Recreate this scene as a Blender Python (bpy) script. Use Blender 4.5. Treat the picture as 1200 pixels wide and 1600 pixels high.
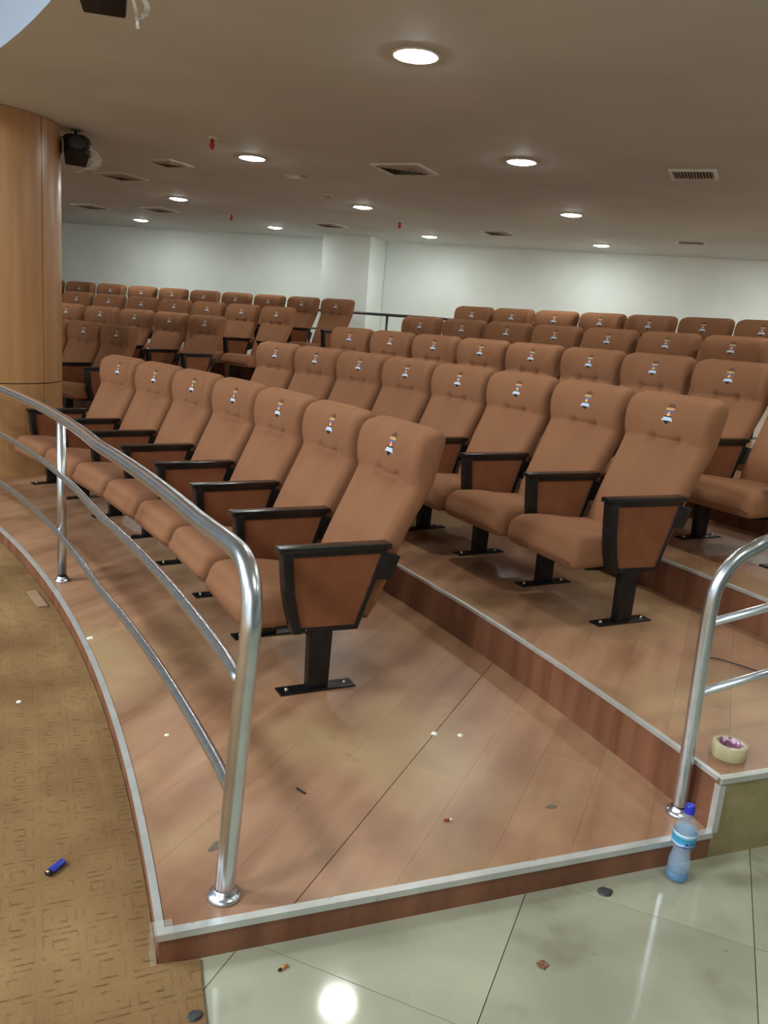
import bpy, bmesh, math, random
from mathutils import Vector, Matrix
random.seed(7)
SC = bpy.context.scene
COL = SC.collection
for o in list(bpy.data.objects): bpy.data.objects.remove(o)

# ------------------------------------------------------------------ camera
def R(a): return math.radians(a)
cam_d = bpy.data.cameras.new('camera'); cam = bpy.data.objects.new('camera', cam_d); COL.objects.link(cam)
cam_d.sensor_fit = 'VERTICAL'; cam_d.sensor_height = 36; cam_d.sensor_width = 27
cam_d.lens = 1270 / 1600 * 36; cam_d.clip_start = 0.02; cam_d.clip_end = 100
p_, r_ = R(12.7), R(4.78)
F_ = Vector((0, math.cos(p_), -math.sin(p_))); R0 = Vector((1, 0, 0)); U0 = R0.cross(F_)
RR = math.cos(r_) * R0 + math.sin(r_) * U0; UU = -math.sin(r_) * R0 + math.cos(r_) * U0
M = Matrix((RR, UU, -F_)).transposed().to_4x4(); M.translation = Vector((0, 0, 1.464))
cam.matrix_world = M
SC.camera = cam

# ------------------------------------------------------------------ world, view, large lights
w = bpy.data.worlds.new('world'); SC.world = w; w.use_nodes = True
w.node_tree.nodes['Background'].inputs[0].default_value = (.8, .85, .9, 1)
w.node_tree.nodes['Background'].inputs[1].default_value = .25
SC.view_settings.view_transform = 'Standard'; SC.view_settings.look = 'None'
SC.view_settings.exposure = 0.12; SC.view_settings.gamma = 1; SC.view_settings.use_curve_mapping = False
LAMP = 140.0            # emission of the round downlights
HALL = 330.0           # watts of each unseen fill light added over the hall
def area(name, loc, sx, sy, power, col):
    l = bpy.data.lights.new(name, 'AREA'); l.shape = 'RECTANGLE'; l.size = sx; l.size_y = sy
    l.energy = power; l.color = col
    o = bpy.data.objects.new(name, l); o.location = loc; COL.objects.link(o); return o
for hx, hy in ((-4.5, -1.5), (-9, 1.5), (-9, -5), (-2.0, -5.5), (-5.5, 1.8)):
    area('hall_fill', (hx, hy, 4.5), 1.2, 1.2, HALL, (.86, .94, 1.0))  # unseen cool fill, added to brighten walls and rails from the hall side

# ------------------------------------------------------------------ helpers
CX, CY = -12.057, -2.923
def pol(r, phi, z=0.0):
    a = R(phi); return Vector((CX + r * math.cos(a), CY + r * math.sin(a), z))
def lin(c):
    return tuple(((v / 255) / 12.92 if v / 255 <= .04045 else ((v / 255 + .055) / 1.055) ** 2.4) for v in c) + (1,)
def tag(o, label=None, cat=None, group=None, kind=None):
    if label: o['label'] = label
    if cat: o['category'] = cat
    if group: o['group'] = group
    if kind: o['kind'] = kind
    return o
def empty(name, loc=(0, 0, 0), rz=0.0, parent=None):
    o = bpy.data.objects.new(name, None); o.empty_display_size = .1; COL.objects.link(o)
    o.location = loc; o.rotation_euler = (0, 0, rz); o.parent = parent; return o
class MB:
    def __init__(s): s.v = []; s.f = []; s.m = []; s.sm = []
    def add(s, vs, fs, mi=0, smooth=False):
        n = len(s.v); s.v += [Vector(v) for v in vs]
        for f in fs: s.f.append([i + n for i in f]); s.m.append(mi); s.sm.append(smooth)
        return s
    def box(s, x0, x1, y0, y1, z0, z1, mi=0, T=None):
        vs = [Vector((x, y, z)) for z in (z0, z1) for y in (y0, y1) for x in (x0, x1)]
        if T: vs = [T @ v for v in vs]
        return s.add(vs, [(0, 2, 3, 1), (4, 5, 7, 6), (0, 1, 5, 4), (2, 6, 7, 3), (0, 4, 6, 2), (1, 3, 7, 5)], mi)
    def prism(s, poly, axis, a, b, mi=0):
        # poly: list of 2D pts; axis 'x' : pts are (y,z); 'z': pts are (x,y); 'y': (x,z)
        n = len(poly)
        def P(p, t): return {'x': (t, p[0], p[1]), 'z': (p[0], p[1], t), 'y': (p[0], t, p[1])}[axis]
        vs = [P(p, a) for p in poly] + [P(p, b) for p in poly]
        fs = [tuple(range(n)), tuple(range(2 * n - 1, n - 1, -1))] + [(i, i + n, (i + 1) % n + n, (i + 1) % n) for i in range(n)]
        return s.add(vs, fs, mi)
    def lathe(s, prof, seg=24, mi=0, T=None, smooth=True):
        vs = []; fs = []
        for r, z in prof:
            for k in range(seg):
                a = 2 * math.pi * k / seg; v = Vector((r * math.cos(a), r * math.sin(a), z)); vs.append(T @ v if T else v)
        for i in range(len(prof) - 1):
            for k in range(seg):
                k2 = (k + 1) % seg; fs.append((i * seg + k, i * seg + k2, (i + 1) * seg + k2, (i + 1) * seg + k))
        return s.add(vs, fs, mi, smooth)
    def tube(s, pts, r, seg=14, mi=0, cap=True):
        pts = [Vector(p) for p in pts]; n = len(pts); vs = []; fs = []
        up = Vector((0, 0, 1))
        t0 = (pts[1] - pts[0]).normalized()
        nrm = t0.orthogonal().normalized()
        for i, p in enumerate(pts):
            t = (pts[min(i + 1, n - 1)] - pts[max(i - 1, 0)]).normalized()
            nrm = (nrm - t * nrm.dot(t)).normalized(); b = t.cross(nrm)
            rr = r[i] if isinstance(r, (list, tuple)) else r
            for k in range(seg):
                a = 2 * math.pi * k / seg; vs.append(p + rr * (math.cos(a) * nrm + math.sin(a) * b))
        for i in range(n - 1):
            for k in range(seg):
                k2 = (k + 1) % seg; fs.append((i * seg + k, i * seg + k2, (i + 1) * seg + k2, (i + 1) * seg + k))
        s.add(vs, fs, mi, True)
        if cap:
            m = len(s.v) - n * seg
            s.f.append([m + k for k in range(seg)][::-1]); s.m.append(mi); s.sm.append(False)
            s.f.append([m + (n - 1) * seg + k for k in range(seg)]); s.m.append(mi); s.sm.append(False)
        return s
    def build(s, name, mats, parent=None, bevel=0, sub=0, loc=None):
        me = bpy.data.meshes.new(name); me.from_pydata([tuple(v) for v in s.v], [], s.f)
        if not isinstance(mats, (list, tuple)): mats = [mats]
        for m in mats: me.materials.append(m)
        for i, p in enumerate(me.polygons): p.material_index = s.m[i]; p.use_smooth = s.sm[i]
        bm = bmesh.new(); bm.from_mesh(me)
        bmesh.ops.recalc_face_normals(bm, faces=bm.faces)
        if bevel:
            es = [e for e in bm.edges if len(e.link_faces) == 2 and e.calc_face_angle(0) > .6]
            bmesh.ops.bevel(bm, geom=es, offset=bevel, segments=2, profile=.6, affect='EDGES', clamp_overlap=True)
            for f in bm.faces: f.smooth = True
        bm.to_mesh(me); bm.free()
        if bevel:
            me.set_sharp_from_angle(angle=R(42))
        o = bpy.data.objects.new(name, me); COL.objects.link(o); o.parent = parent
        if sub:
            md = o.modifiers.new('sub', 'SUBSURF'); md.levels = sub; md.render_levels = sub
        if loc is not None: o.location = loc
        return o
def copy_tree(o, parent=None):
    c = o.copy(); COL.objects.link(c); c.parent = parent
    for ch in list(KIDS.get(o.name, [])): copy_tree(ch, c)
    return c
KIDS = {}
def index_kids():
    KIDS.clear()
    for o in bpy.data.objects:
        if o.parent: KIDS.setdefault(o.parent.name, []).append(o)
def smooth_path(pts, n=6):
    P = [Vector(p) for p in pts]; out = []
    for i in range(len(P) - 1):
        p0 = P[max(i - 1, 0)]; p1 = P[i]; p2 = P[i + 1]; p3 = P[min(i + 2, len(P) - 1)]
        for k in range(n):
            t = k / n
            out.append(.5 * ((2 * p1) + (p2 - p0) * t + (2 * p0 - 5 * p1 + 4 * p2 - p3) * t * t + (3 * p1 - p0 - 3 * p2 + p3) * t ** 3))
    out.append(P[-1]); return out

# ------------------------------------------------------------------ materials
def mat(name, col, rough=.5, metal=0, spec=.5, **kw):
    m = bpy.data.materials.new(name); m.use_nodes = True
    b = m.node_tree.nodes['Principled BSDF']
    b.inputs['Base Color'].default_value = lin(col); b.inputs['Roughness'].default_value = rough
    b.inputs['Metallic'].default_value = metal; b.inputs['Specular IOR Level'].default_value = spec
    for k, v in kw.items(): b.inputs[k.replace('_', ' ')].default_value = v
    return m
def nodes(m): return m.node_tree.nodes, m.node_tree.links, m.node_tree.nodes['Principled BSDF']
def noise_mix(m, c1, c2, scale, detail=4, stretch=(1, 1, 1), rz=0, lo=.35, hi=.65, coord='Object', extra=None, bump=0, bscale=None, rough=None):
    N, L, b = nodes(m)
    tc = N.new('ShaderNodeTexCoord'); mp = N.new('ShaderNodeMapping'); mp.inputs['Scale'].default_value = stretch
    mp.inputs['Rotation'].default_value = (0, 0, rz)
    if rz: mp.vector_type = 'TEXTURE'
    L.new(tc.outputs[coord], mp.inputs[0])
    nz = N.new('ShaderNodeTexNoise'); nz.inputs['Scale'].default_value = scale; nz.inputs['Detail'].default_value = detail
    L.new(mp.outputs[0], nz.inputs['Vector'])
    cr = N.new('ShaderNodeValToRGB'); cr.color_ramp.elements[0].position = lo; cr.color_ramp.elements[1].position = hi
    cr.color_ramp.elements[0].color = lin(c1); cr.color_ramp.elements[1].color = lin(c2)
    L.new(nz.outputs[0], cr.inputs[0]); out = cr.outputs[0]
    if extra:     # broad stains
        for (c3, sc, a, bb, seed) in extra:
            n2 = N.new('ShaderNodeTexNoise'); n2.inputs['Scale'].default_value = sc; n2.inputs['Detail'].default_value = 5
            n2.noise_dimensions = '4D'; n2.inputs['W'].default_value = seed
            L.new(tc.outputs[coord], n2.inputs['Vector'])
            mr = N.new('ShaderNodeMapRange'); mr.inputs[1].default_value = a; mr.inputs[2].default_value = bb
            L.new(n2.outputs[0], mr.inputs[0])
            mx = N.new('ShaderNodeMixRGB'); mx.inputs[2].default_value = lin(c3)
            L.new(mr.outputs[0], mx.inputs[0]); L.new(out, mx.inputs[1]); out = mx.outputs[0]
    L.new(out, b.inputs['Base Color'])
    if bump:
        bp_ = N.new('ShaderNodeBump'); bp_.inputs['Strength'].default_value = bump; bp_.inputs['Distance'].default_value = .002
        n3 = N.new('ShaderNodeTexNoise'); n3.inputs['Scale'].default_value = bscale or scale * 4
        L.new(tc.outputs[coord], n3.inputs['Vector']); L.new(n3.outputs[0], bp_.inputs['Height']); L.new(bp_.outputs[0], b.inputs['Normal'])
    return m, out

M_fabric = mat('brown_fabric', (158, 108, 80), .9, 0, .15, Sheen_Weight=.12, Sheen_Roughness=.5)
M_fabric.node_tree.nodes['Principled BSDF'].inputs['Sheen Tint'].default_value = lin((210, 160, 130))
noise_mix(M_fabric, (136, 93, 66), (144, 101, 72), 3, 4, lo=.3, hi=.7, bump=.35, bscale=420)
M_panel = mat('brown_panel_fabric', (142, 84, 56), .85, 0, .15); noise_mix(M_panel, (124, 76, 50), (132, 83, 56), 12, 4, bump=.25, bscale=420)
M_black = mat('black_steel', (14, 14, 15), .38); noise_mix(M_black, (9, 9, 10), (22, 22, 23), 22, 4)
M_cap = mat('black_armrest_plastic', (24, 24, 24), .26, 0, .6); noise_mix(M_cap, (12, 12, 12), (52, 50, 48), 40, 6, lo=.5, hi=.85)
M_bolt = mat('bolt_steel', (190, 180, 160), .35, 1)
WOODDIR = R(67.5)
M_floor = mat('laminate_floor', (170, 125, 92), .33, 0, .45)
noise_mix(M_floor, (134, 96, 70), (174, 134, 104), 7, 7, stretch=(6, 1, 1), rz=WOODDIR, lo=.3, hi=.72,
          extra=[((126, 89, 64), 1.9, .53, .76, 3.0), ((172, 142, 104), 1.3, .50, .68, 9.0), ((120, 96, 76), 6, .64, .76, 5.0)])
def tone(m):     # every plank a slightly different tone
    N, L, b = nodes(m); src = b.inputs['Base Color'].links[0].from_socket
    oi = N.new('ShaderNodeObjectInfo'); mr = N.new('ShaderNodeMapRange'); mr.inputs[3].default_value = .93; mr.inputs[4].default_value = 1.07
    hs = N.new('ShaderNodeHueSaturation'); L.new(oi.outputs['Random'], mr.inputs[0]); L.new(mr.outputs[0], hs.inputs['Value'])
    L.new(src, hs.inputs['Color']); L.new(hs.outputs[0], b.inputs['Base Color'])
tone(M_floor)
M_riser = mat('riser_wood', (128, 72, 48), .42, 0, .4)
noise_mix(M_riser, (104, 64, 44), (134, 88, 64), 14, 6, stretch=(1, 1, .12), lo=.3, hi=.7, extra=[((90, 54, 38), 2.5, .55, .8, 2.0)])
M_olive = mat('olive_painted_board', (140, 128, 88), .6); noise_mix(M_olive, (132, 120, 80), (150, 138, 98), 12, 5, extra=[((112, 98, 62), 3, .58, .75, 1.0)])
M_alu = mat('aluminium_edging', (198, 200, 196), .42, .55); noise_mix(M_alu, (192, 194, 190), (206, 207, 203), 14, 4, extra=[((150, 145, 132), 30, .66, .74, 4.0)])
M_chrome = mat('polished_steel', (214, 218, 222), .27, 1); noise_mix(M_chrome, (206, 214, 224), (220, 227, 236), 18, 4)
M_darksteel = mat('grey_steel', (88, 92, 94), .3, .9)
M_wall = mat('white_wall_paint', (226, 232, 224), .8, 0, .2); noise_mix(M_wall, (230, 240, 236), (238, 246, 243), 1.5, 3)
M_ceil = mat('ceiling_paint', (218, 216, 206), .72, 0, .35); noise_mix(M_ceil, (204, 212, 212), (214, 222, 222), 1.2, 3, bump=.1, bscale=60)
M_upper = mat('hall_ceiling_paint', (164, 178, 196), .8)
M_colwood = mat('pillar_veneer', (196, 140, 92), .3, 0, .5)
noise_mix(M_colwood, (168, 124, 82), (194, 148, 100), 9, 7, stretch=(1, 1, .06), lo=.3, hi=.7)
M_groove = mat('dark_joint', (52, 30, 20), .8)
M_sub = mat('dark_subfloor', (84, 58, 42), .9)
M_tile = mat('porcelain_tile', (178, 178, 154), .2, 0, .35)
noise_mix(M_tile, (150, 150, 128), (166, 166, 143), 3, 6, extra=[((128, 122, 98), 5, .58, .8, 2.0), ((104, 96, 76), 22, .68, .78, 6.0)])
tone(M_tile)
N, L, b = nodes(M_tile)
nr = N.new('ShaderNodeTexNoise'); nr.inputs['Scale'].default_value = 4; mr = N.new('ShaderNodeMapRange')
mr.inputs[3].default_value = .06; mr.inputs[4].default_value = .09; L.new(nr.outputs[0], mr.inputs[0]); L.new(mr.outputs[0], b.inputs['Roughness'])
M_grout = mat('tile_grout', (86, 78, 60), .9)
# carpet with squares inside squares, darker worn threads
M_carpet = mat('ochre_carpet', (150, 118, 74), .95, 0, .05)
N, L, b = nodes(M_carpet)
tc = N.new('ShaderNodeTexCoord'); mp = N.new('ShaderNodeMapping'); mp.inputs['Rotation'].default_value = (0, 0, R(-24)); mp.inputs['Scale'].default_value = (10, 10, 10)
L.new(tc.outputs['Object'], mp.inputs[0]); sx = N.new('ShaderNodeSeparateXYZ'); L.new(mp.outputs[0], sx.inputs[0])
def mth(op, a, bb=None):
    n = N.new('ShaderNodeMath'); n.operation = op
    for i, q in enumerate((a, bb)):
        if q is None: continue
        if isinstance(q, (int, float)): n.inputs[i].default_value = q
        else: L.new(q, n.inputs[i])
    return n.outputs[0]
fx = mth('ABSOLUTE', mth('SUBTRACT', mth('FRACT', sx.outputs[0]), .5)); fy = mth('ABSOLUTE', mth('SUBTRACT', mth('FRACT', sx.outputs[1]), .5))
d = mth('MAXIMUM', fx, fy)
rings = mth('ADD', mth('LESS_THAN', mth('ABSOLUTE', mth('SUBTRACT', d, .40)), .028), mth('LESS_THAN', mth('ABSOLUTE', mth('SUBTRACT', d, .17)), .035))
rings = mth('MULTIPLY', rings, mth('ADD', mth('MULTIPLY', mth('GREATER_THAN', fy, fx), .5), .4))
nz = N.new('ShaderNodeTexNoise'); nz.inputs['Scale'].default_value = 26; nz.inputs['Detail'].default_value = 5; L.new(tc.outputs['Object'], nz.inputs['Vector'])
wear = N.new('ShaderNodeMapRange'); wear.inputs[1].default_value = .45; wear.inputs[2].default_value = .62; wear.inputs[4].default_value = .7; L.new(nz.outputs[0], wear.inputs[0])
cr = N.new('ShaderNodeValToRGB'); n2 = N.new('ShaderNodeTexNoise'); n2.inputs['Scale'].default_value = 2.2; n2.inputs['Detail'].default_value = 6
L.new(tc.outputs['Object'], n2.inputs['Vector']); L.new(n2.outputs[0], cr.inputs[0])
cr.color_ramp.elements[0].position = .35; cr.color_ramp.elements[0].color = lin((116, 88, 58)); cr.color_ramp.elements[1].position = .65; cr.color_ramp.elements[1].color = lin((144, 115, 78))
mx = N.new('ShaderNodeMixRGB'); mx.inputs[2].default_value = lin((80, 57, 36)); L.new(mth('MULTIPLY', rings, wear.outputs[0]), mx.inputs[0]); L.new(cr.outputs[0], mx.inputs[1])
L.new(mx.outputs[0], b.inputs['Base Color'])
bp_ = N.new('ShaderNodeBump'); bp_.inputs['Strength'].default_value = .6; bp_.inputs['Distance'].default_value = .003; n4 = N.new('ShaderNodeTexNoise'); n4.inputs['Scale'].default_value = 260
L.new(tc.outputs['Object'], n4.inputs['Vector']); L.new(n4.outputs[0], bp_.inputs['Height']); L.new(bp_.outputs[0], b.inputs['Normal'])
M_lamp = bpy.data.materials.new('lamp_diffuser'); M_lamp.use_nodes = True
b = M_lamp.node_tree.nodes['Principled BSDF']; b.inputs['Emission Color'].default_value = (.97, 1, .95, 1); b.inputs['Emission Strength'].default_value = LAMP
M_white = mat('white_enamel', (226, 224, 214), .4)
M_ventdark = mat('vent_dark', (28, 26, 24), .7)
M_ventslat = mat('vent_slat', (176, 172, 158), .5)
M_red = mat('red_glass', (190, 30, 24), .3)
M_spk = mat('speaker_black', (16, 17, 22), .35)
M_film = mat('plastic_film', (236, 240, 236), .2, 0, .5, Alpha=.38)
M_blue = mat('blue_plastic', (34, 44, 170), .3)
M_lighter = mat('blue_translucent_plastic', (38, 52, 160), .25)
M_char = mat('dark_char', (26, 22, 20), .8)
M_paper = mat('white_paper', (232, 228, 214), .7)
M_filter = mat('orange_filter_paper', (196, 132, 60), .8)
M_redfil = mat('red_brown_scrap', (140, 52, 26), .7)
M_scrap = mat('brown_scrap', (120, 78, 56), .8); noise_mix(M_scrap, (88, 56, 40), (150, 104, 80), 120, 4)
M_grey = mat('grey_scrap', (58, 58, 56), .6)
M_stain = mat('grey_green_stain', (104, 92, 76), .6)
M_cable = mat('black_cable', (30, 22, 18), .5)
M_tape = mat('clear_amber_tape', (214, 204, 158), .22, 0, .5, Transmission_Weight=.25)
M_tapecore = mat('printed_core', (170, 130, 150), .7); noise_mix(M_tapecore, (134, 84, 112), (214, 186, 200), 70, 3, lo=.45, hi=.55)
M_strip = mat('offcut_laminate', (150, 122, 96), .5)

# ------------------------------------------------------------------ floors, tiers
ZT = -.09                                    # tiled floor level
PH0, PH1 = 21.68, 80.0
RIN = [12.48, 14.17, 15.36, 16.55, 17.74, 25.0]
TZ = [0, .187, .374, .565, .76]
def sector(mb, r0, r1, z0, z1, a0, a1, n, mi=0):
    for i in range(n):
        p = a0 + (a1 - a0) * i / n; q = a0 + (a1 - a0) * (i + 1) / n
        vs = [pol(r0, p, z0), pol(r1, p, z0), pol(r1, q, z0), pol(r0, q, z0), pol(r0, p, z1), pol(r1, p, z1), pol(r1, q, z1), pol(r0, q, z1)]
        fs = [(0, 3, 2, 1), (4, 5, 6, 7), (0, 4, 7, 3), (1, 2, 6, 5)]
        if i == 0: fs.append((0, 1, 5, 4))
        if i == n - 1: fs.append((3, 7, 6, 2))
        mb.add(vs, fs, mi)
    return mb
def cut_pieces(outline_bm, ang, wid, length, gaps, offs, big=None):
    """split a flat bmesh in boards; returns dict id -> list of polygons (xy)"""
    dx = Vector((math.cos(ang), math.sin(ang), 0)); dn = Vector((-math.sin(ang), math.cos(ang), 0))
    bm = outline_bm
    vs = [v.co for v in bm.verts]
    n0 = math.floor(min((v - offs).dot(dn) for v in vs) / wid); n1 = math.ceil(max((v - offs).dot(dn) for v in vs) / wid)
    for i in range(n0, n1 + 1):
        for s in (-1, 1):
            g = gaps
            if big and i == big[0]: g = big[1]
            bmesh.ops.bisect_plane(bm, geom=bm.verts[:] + bm.edges[:] + bm.faces[:], plane_co=offs + dn * (i * wid + s * g / 2), plane_no=dn, dist=1e-6)
    out = {}
    for f in list(bm.faces):
        c = f.calc_center_median(); u = (c - offs).dot(dn) / wid; i = math.floor(u)
        fr = (u - i) * wid
        g0 = (big[1] if big and i == big[0] else gaps) / 2; g1 = (big[1] if big and i + 1 == big[0] else gaps) / 2
        if fr < g0 - 1e-7 or fr > wid - g1 + 1e-7: continue
        out.setdefault(i, []).append([v.co.copy() for v in f.verts])
    res = {}
    for i, polys in out.items():
        b2 = bmesh.new()
        for p in polys: b2.faces.new([b2.verts.new(v) for v in p])
        bmesh.ops.remove_doubles(b2, verts=b2.verts, dist=1e-5)
        if length:
            sh = (i * .37 % 1) * length; us = [(v.co - offs).dot(dx) for v in b2.verts]
            k0 = math.floor((min(us) - sh) / length); k1 = math.ceil((max(us) - sh) / length)
            for k in range(k0, k1 + 1):
                for s in (-1, 1):
                    bmesh.ops.bisect_plane(b2, geom=b2.verts[:] + b2.edges[:] + b2.faces[:], plane_co=offs + dx * (sh + k * length + s * gaps / 2), plane_no=dx, dist=1e-6)
            for f in b2.faces:
                u = ((f.calc_center_median() - offs).dot(dx) - sh) / length; k = math.floor(u); fr = (u - k) * length
                if fr < gaps / 2 - 1e-7 or fr > length - gaps / 2 + 1e-7: continue
                res.setdefault((i, k), []).append([v.co.copy() for v in f.verts])
        else: res[(i, 0)] = [[v.co.copy() for v in f.verts] for f in b2.faces]
        b2.free()
    return res
def slab(name, polys, z0, z1, m, parent):
    b2 = bmesh.new()
    for p in polys:
        if len(p) < 3: continue
        b2.faces.new([b2.verts.new((v.x, v.y, z1)) for v in p])
    bmesh.ops.remove_doubles(b2, verts=b2.verts, dist=1e-5)
    if sum(f.calc_area() for f in b2.faces) < .00008: b2.free(); return None
    bmesh.ops.dissolve_limit(b2, angle_limit=.001, verts=b2.verts, edges=b2.edges)
    bmesh.ops.recalc_face_normals(b2, faces=b2.faces)
    bmesh.ops.reverse_faces(b2, faces=[f for f in b2.faces if f.normal.z < 0])
    be = [e for e in b2.edges if e.is_boundary]
    r = bmesh.ops.extrude_edge_only(b2, edges=be)
    for v in [g for g in r['geom'] if isinstance(g, bmesh.types.BMVert)]: v.co.z = z0
    bmesh.ops.recalc_face_normals(b2, faces=b2.faces)
    if sum(f.normal.z for f in b2.faces) < 0: bmesh.ops.reverse_faces(b2, faces=b2.faces)
    me = bpy.data.meshes.new(name); b2.to_mesh(me); b2.free(); me.materials.append(m)
    o = bpy.data.objects.new(name, me); COL.objects.link(o); o.parent = parent; return o

THK = .006
for t in range(5):
    body = MB(); r1 = RIN[t + 1] + (.0 if t < 4 else 0)
    sector(body, RIN[t] + .012, r1, ZT, TZ[t] - THK, PH0 + .04, PH1, 44)
    fl = body.build('floor', M_sub); tag(fl, kind='structure')
    # boards of the walking surface
    bm = bmesh.new(); n = 96; a1 = 60.0 if t < 3 else PH1
    def face(a, b_): bm.faces.new([bm.verts.new(pol(r, p)) for r, p in ((RIN[t], a), (r1, a), (r1, b_), (RIN[t], b_))])
    if t < 3:
        for i in range(n): face(PH0 + (a1 - PH0) * i / n, PH0 + (a1 - PH0) * (i + 1) / n)
        bmesh.ops.remove_doubles(bm, verts=bm.verts, dist=1e-5)
        res = cut_pieces(bm, R(67.5), .2, 1.3, .0006, Vector((-.153, 1.807, 0)), big=(0, .003) if t == 0 else None)
        for k, polys in sorted(res.items()): slab('plank', polys, TZ[t] - THK + .001, TZ[t], M_floor, fl)
        rest = MB(); sector(rest, RIN[t], r1, TZ[t] - THK + .001, TZ[t], a1, PH1, 16); rest.build('floor_covering', M_floor, fl)
    else:
        rest = MB(); sector(rest, RIN[t], r1, TZ[t] - THK + .001, TZ[t], PH0, PH1, 48); rest.build('floor_covering', M_floor, fl)
    bm.free()
    # riser board and its aluminium edging
    zb = ZT if t == 0 else TZ[t - 1]
    rb = MB(); sector(rb, RIN[t], RIN[t] + .012, zb, TZ[t] - THK, PH0, PH1, 90); rb.build('riser', M_riser, fl)
    eb = MB(); w_, h_ = (.013, .012) if t else (.015, .015)
    sector(eb, RIN[t] - .004, RIN[t] + w_, TZ[t], TZ[t] + .0025, PH0, PH1, 110)
    sector(eb, RIN[t] - .004, RIN[t] - .0005, TZ[t] - h_, TZ[t], PH0, PH1, 110)
    eb.build('edge_trim', M_alu, fl)
    # side face towards the aisle (radial), with its trims
    T = Matrix.Translation(Vector((CX, CY, 0))) @ Matrix.Rotation(R(PH0), 4, 'Z')
    sb = MB().box(RIN[t] + .001, r1, -.012, .0, ZT, TZ[t] - .003, T=T)
    sb.build('side_board', M_riser if t == 0 else M_olive, fl)
    tb = MB().box(RIN[t] - .004, min(r1, 24), -.018, .006, TZ[t], TZ[t] + .003, T=T).box(RIN[t] - .004, min(r1, 24), -.018, -.0125, TZ[t] - .016, TZ[t], T=T)
    if t: tb.box(RIN[t] - .006, RIN[t] + .016, -.019, -.0125, TZ[t - 1] + .003, TZ[t] - .022, T=T).box(RIN[t] - .0075, RIN[t] - .004, -.019, .004, TZ[t - 1] + .003, TZ[t] - .02, T=T)
    tb.build('edge_trim', M_alu, fl)

# clear tape folded over the front corner
tag(MB().box(12.47, 12.515, -.0195, .03, .0028, .0045, T=T).box(12.462, 12.474, -.0195, .03, -.08, .004, T=T).build('corner_tape', mat('clear_corner_tape', (230, 232, 220), .15, 0, .5, Alpha=.10)),
    'clear sticky tape wrapped over the front corner of the aluminium stage edging', 'tape')

# tiled floor
g0 = Vector((1.101, 1.911, 0)); ga = R(68.6)
tf = MB().box(-16, 10, -9, 20, ZT - .05, ZT - .004).build('floor', M_grout); tag(tf, kind='structure')
bm = bmesh.new(); bm.faces.new([bm.verts.new(v) for v in ((-2.4, -1.2, 0), (2.9, -1.2, 0), (2.9, 3.3, 0), (-2.4, 3.3, 0))])
res = cut_pieces(bm, ga, .613, .613, .0022, g0); bm.free()
res = {}
dx = Vector((math.cos(ga), math.sin(ga), 0)); dn = Vector((-dx.y, dx.x, 0))
for i in range(-5, 8):
    for k in range(-7, 3):
        a0 = g0 + dn * (i * .613 + .0013) + dx * (k * .613 + .0013); s_ = .613 - .0026
        q = [a0, a0 + dx * s_, a0 + dx * s_ + dn * s_, a0 + dn * s_]
        c = sum(q, Vector()) / 4
        if c.x > 3.2 or c.x < -1.3 or c.y < -1.5: continue
        # stop at the stage face: the tiles run underneath it a little
        rr = math.hypot(c.x - CX, c.y - CY); ph = math.degrees(math.atan2(c.y - CY, c.x - CX))
        if ph > 24.5: continue
        slab('tile', [q], ZT - .004, ZT, M_tile, tf)
# carpet: everything inside the curved stage edge, ending at a straight seam
cp = []
for i in range(60): cp.append(pol(RIN[0] - .002, PH1 - (PH1 - PH0) * i / 59))
seam = [Vector((-.36, 1.705, 0)), Vector((-.335, 1.62, 0)), Vector((-.303, 1.524, 0)), Vector((.55, -3.5, 0)), Vector((.8, -8.8, 0)), Vector((-15.8, -8.8, 0)), Vector((-15.8, 11, 0))]
cp[-1] = pol(RIN[0] - .002, PH0 - .05)
o = slab('carpet', [cp + seam], ZT, ZT + .007, M_carpet, None)
tag(o, 'worn ochre patterned carpet beside the curved stage edge', 'carpet')

# ------------------------------------------------------------------ ceiling and walls
ZC = 2.87; RC = 12.56
cb = MB()
for i in range(80):
    p = -25 + 110 * i / 80; q = -25 + 110 * (i + 1) / 80
    vs = [pol(RC, p, ZC), pol(28, p, ZC), pol(28, q, ZC), pol(RC, q, ZC), pol(RC, p, 4.62), pol(RC, q, 4.62)]
    cb.add(vs, [(0, 3, 2, 1)], 0); cb.add([vs[0], vs[3], vs[5], vs[4]], [(0, 1, 2, 3)], 1)
tag(cb.build('ceiling', [M_ceil, M_upper]), kind='structure')
tag(MB().box(-17, 12, -10, 14, 4.6, 4.66).build('ceiling', M_upper), kind='structure')
def wall(name, a, b_, z0, z1, m=M_wall, th=.1, parent=None):
    a = Vector((*a, 0)); b_ = Vector((*b_, 0)); d = (b_ - a).normalized(); nn = Vector((-d.y, d.x, 0)) * th
    q = [a, b_, b_ + nn, a + nn]
    o = MB().prism([(v.x, v.y) for v in q], 'z', z0, z1).build(name, m, parent)
    if not parent: tag(o, kind='structure')
    return o
wall('wall_back', (7.8, 11.67), (-.323, 14.242), ZT, 2.89, th=-.1)
wall('wall_rear', (-.9, 14.42), (-9.6, 16.44), ZT, 2.89, th=-.1)
px = [(-.568, 13.565), (-.323, 14.26), (-1.05, 14.5), (-1.344, 13.725)]
tag(MB().prism(px, 'z', ZT, 2.885).build('wall_pillar', M_wall), kind='structure')
wall('wall_right', (7.8, 11.9), (7.2, -8.8), ZT, 4.62, th=.1)
wall('wall_front', (7.4, -8.8), (-16, -8.8), ZT, 4.62, th=.1)
wall('wall_stage', (-15.9, -9), (-15.9, 12), ZT, 4.62, th=.1)
wall('wall_left', (-16, 11.6), (-8.9, 16.6), ZT, 4.62, th=.1)

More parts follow.
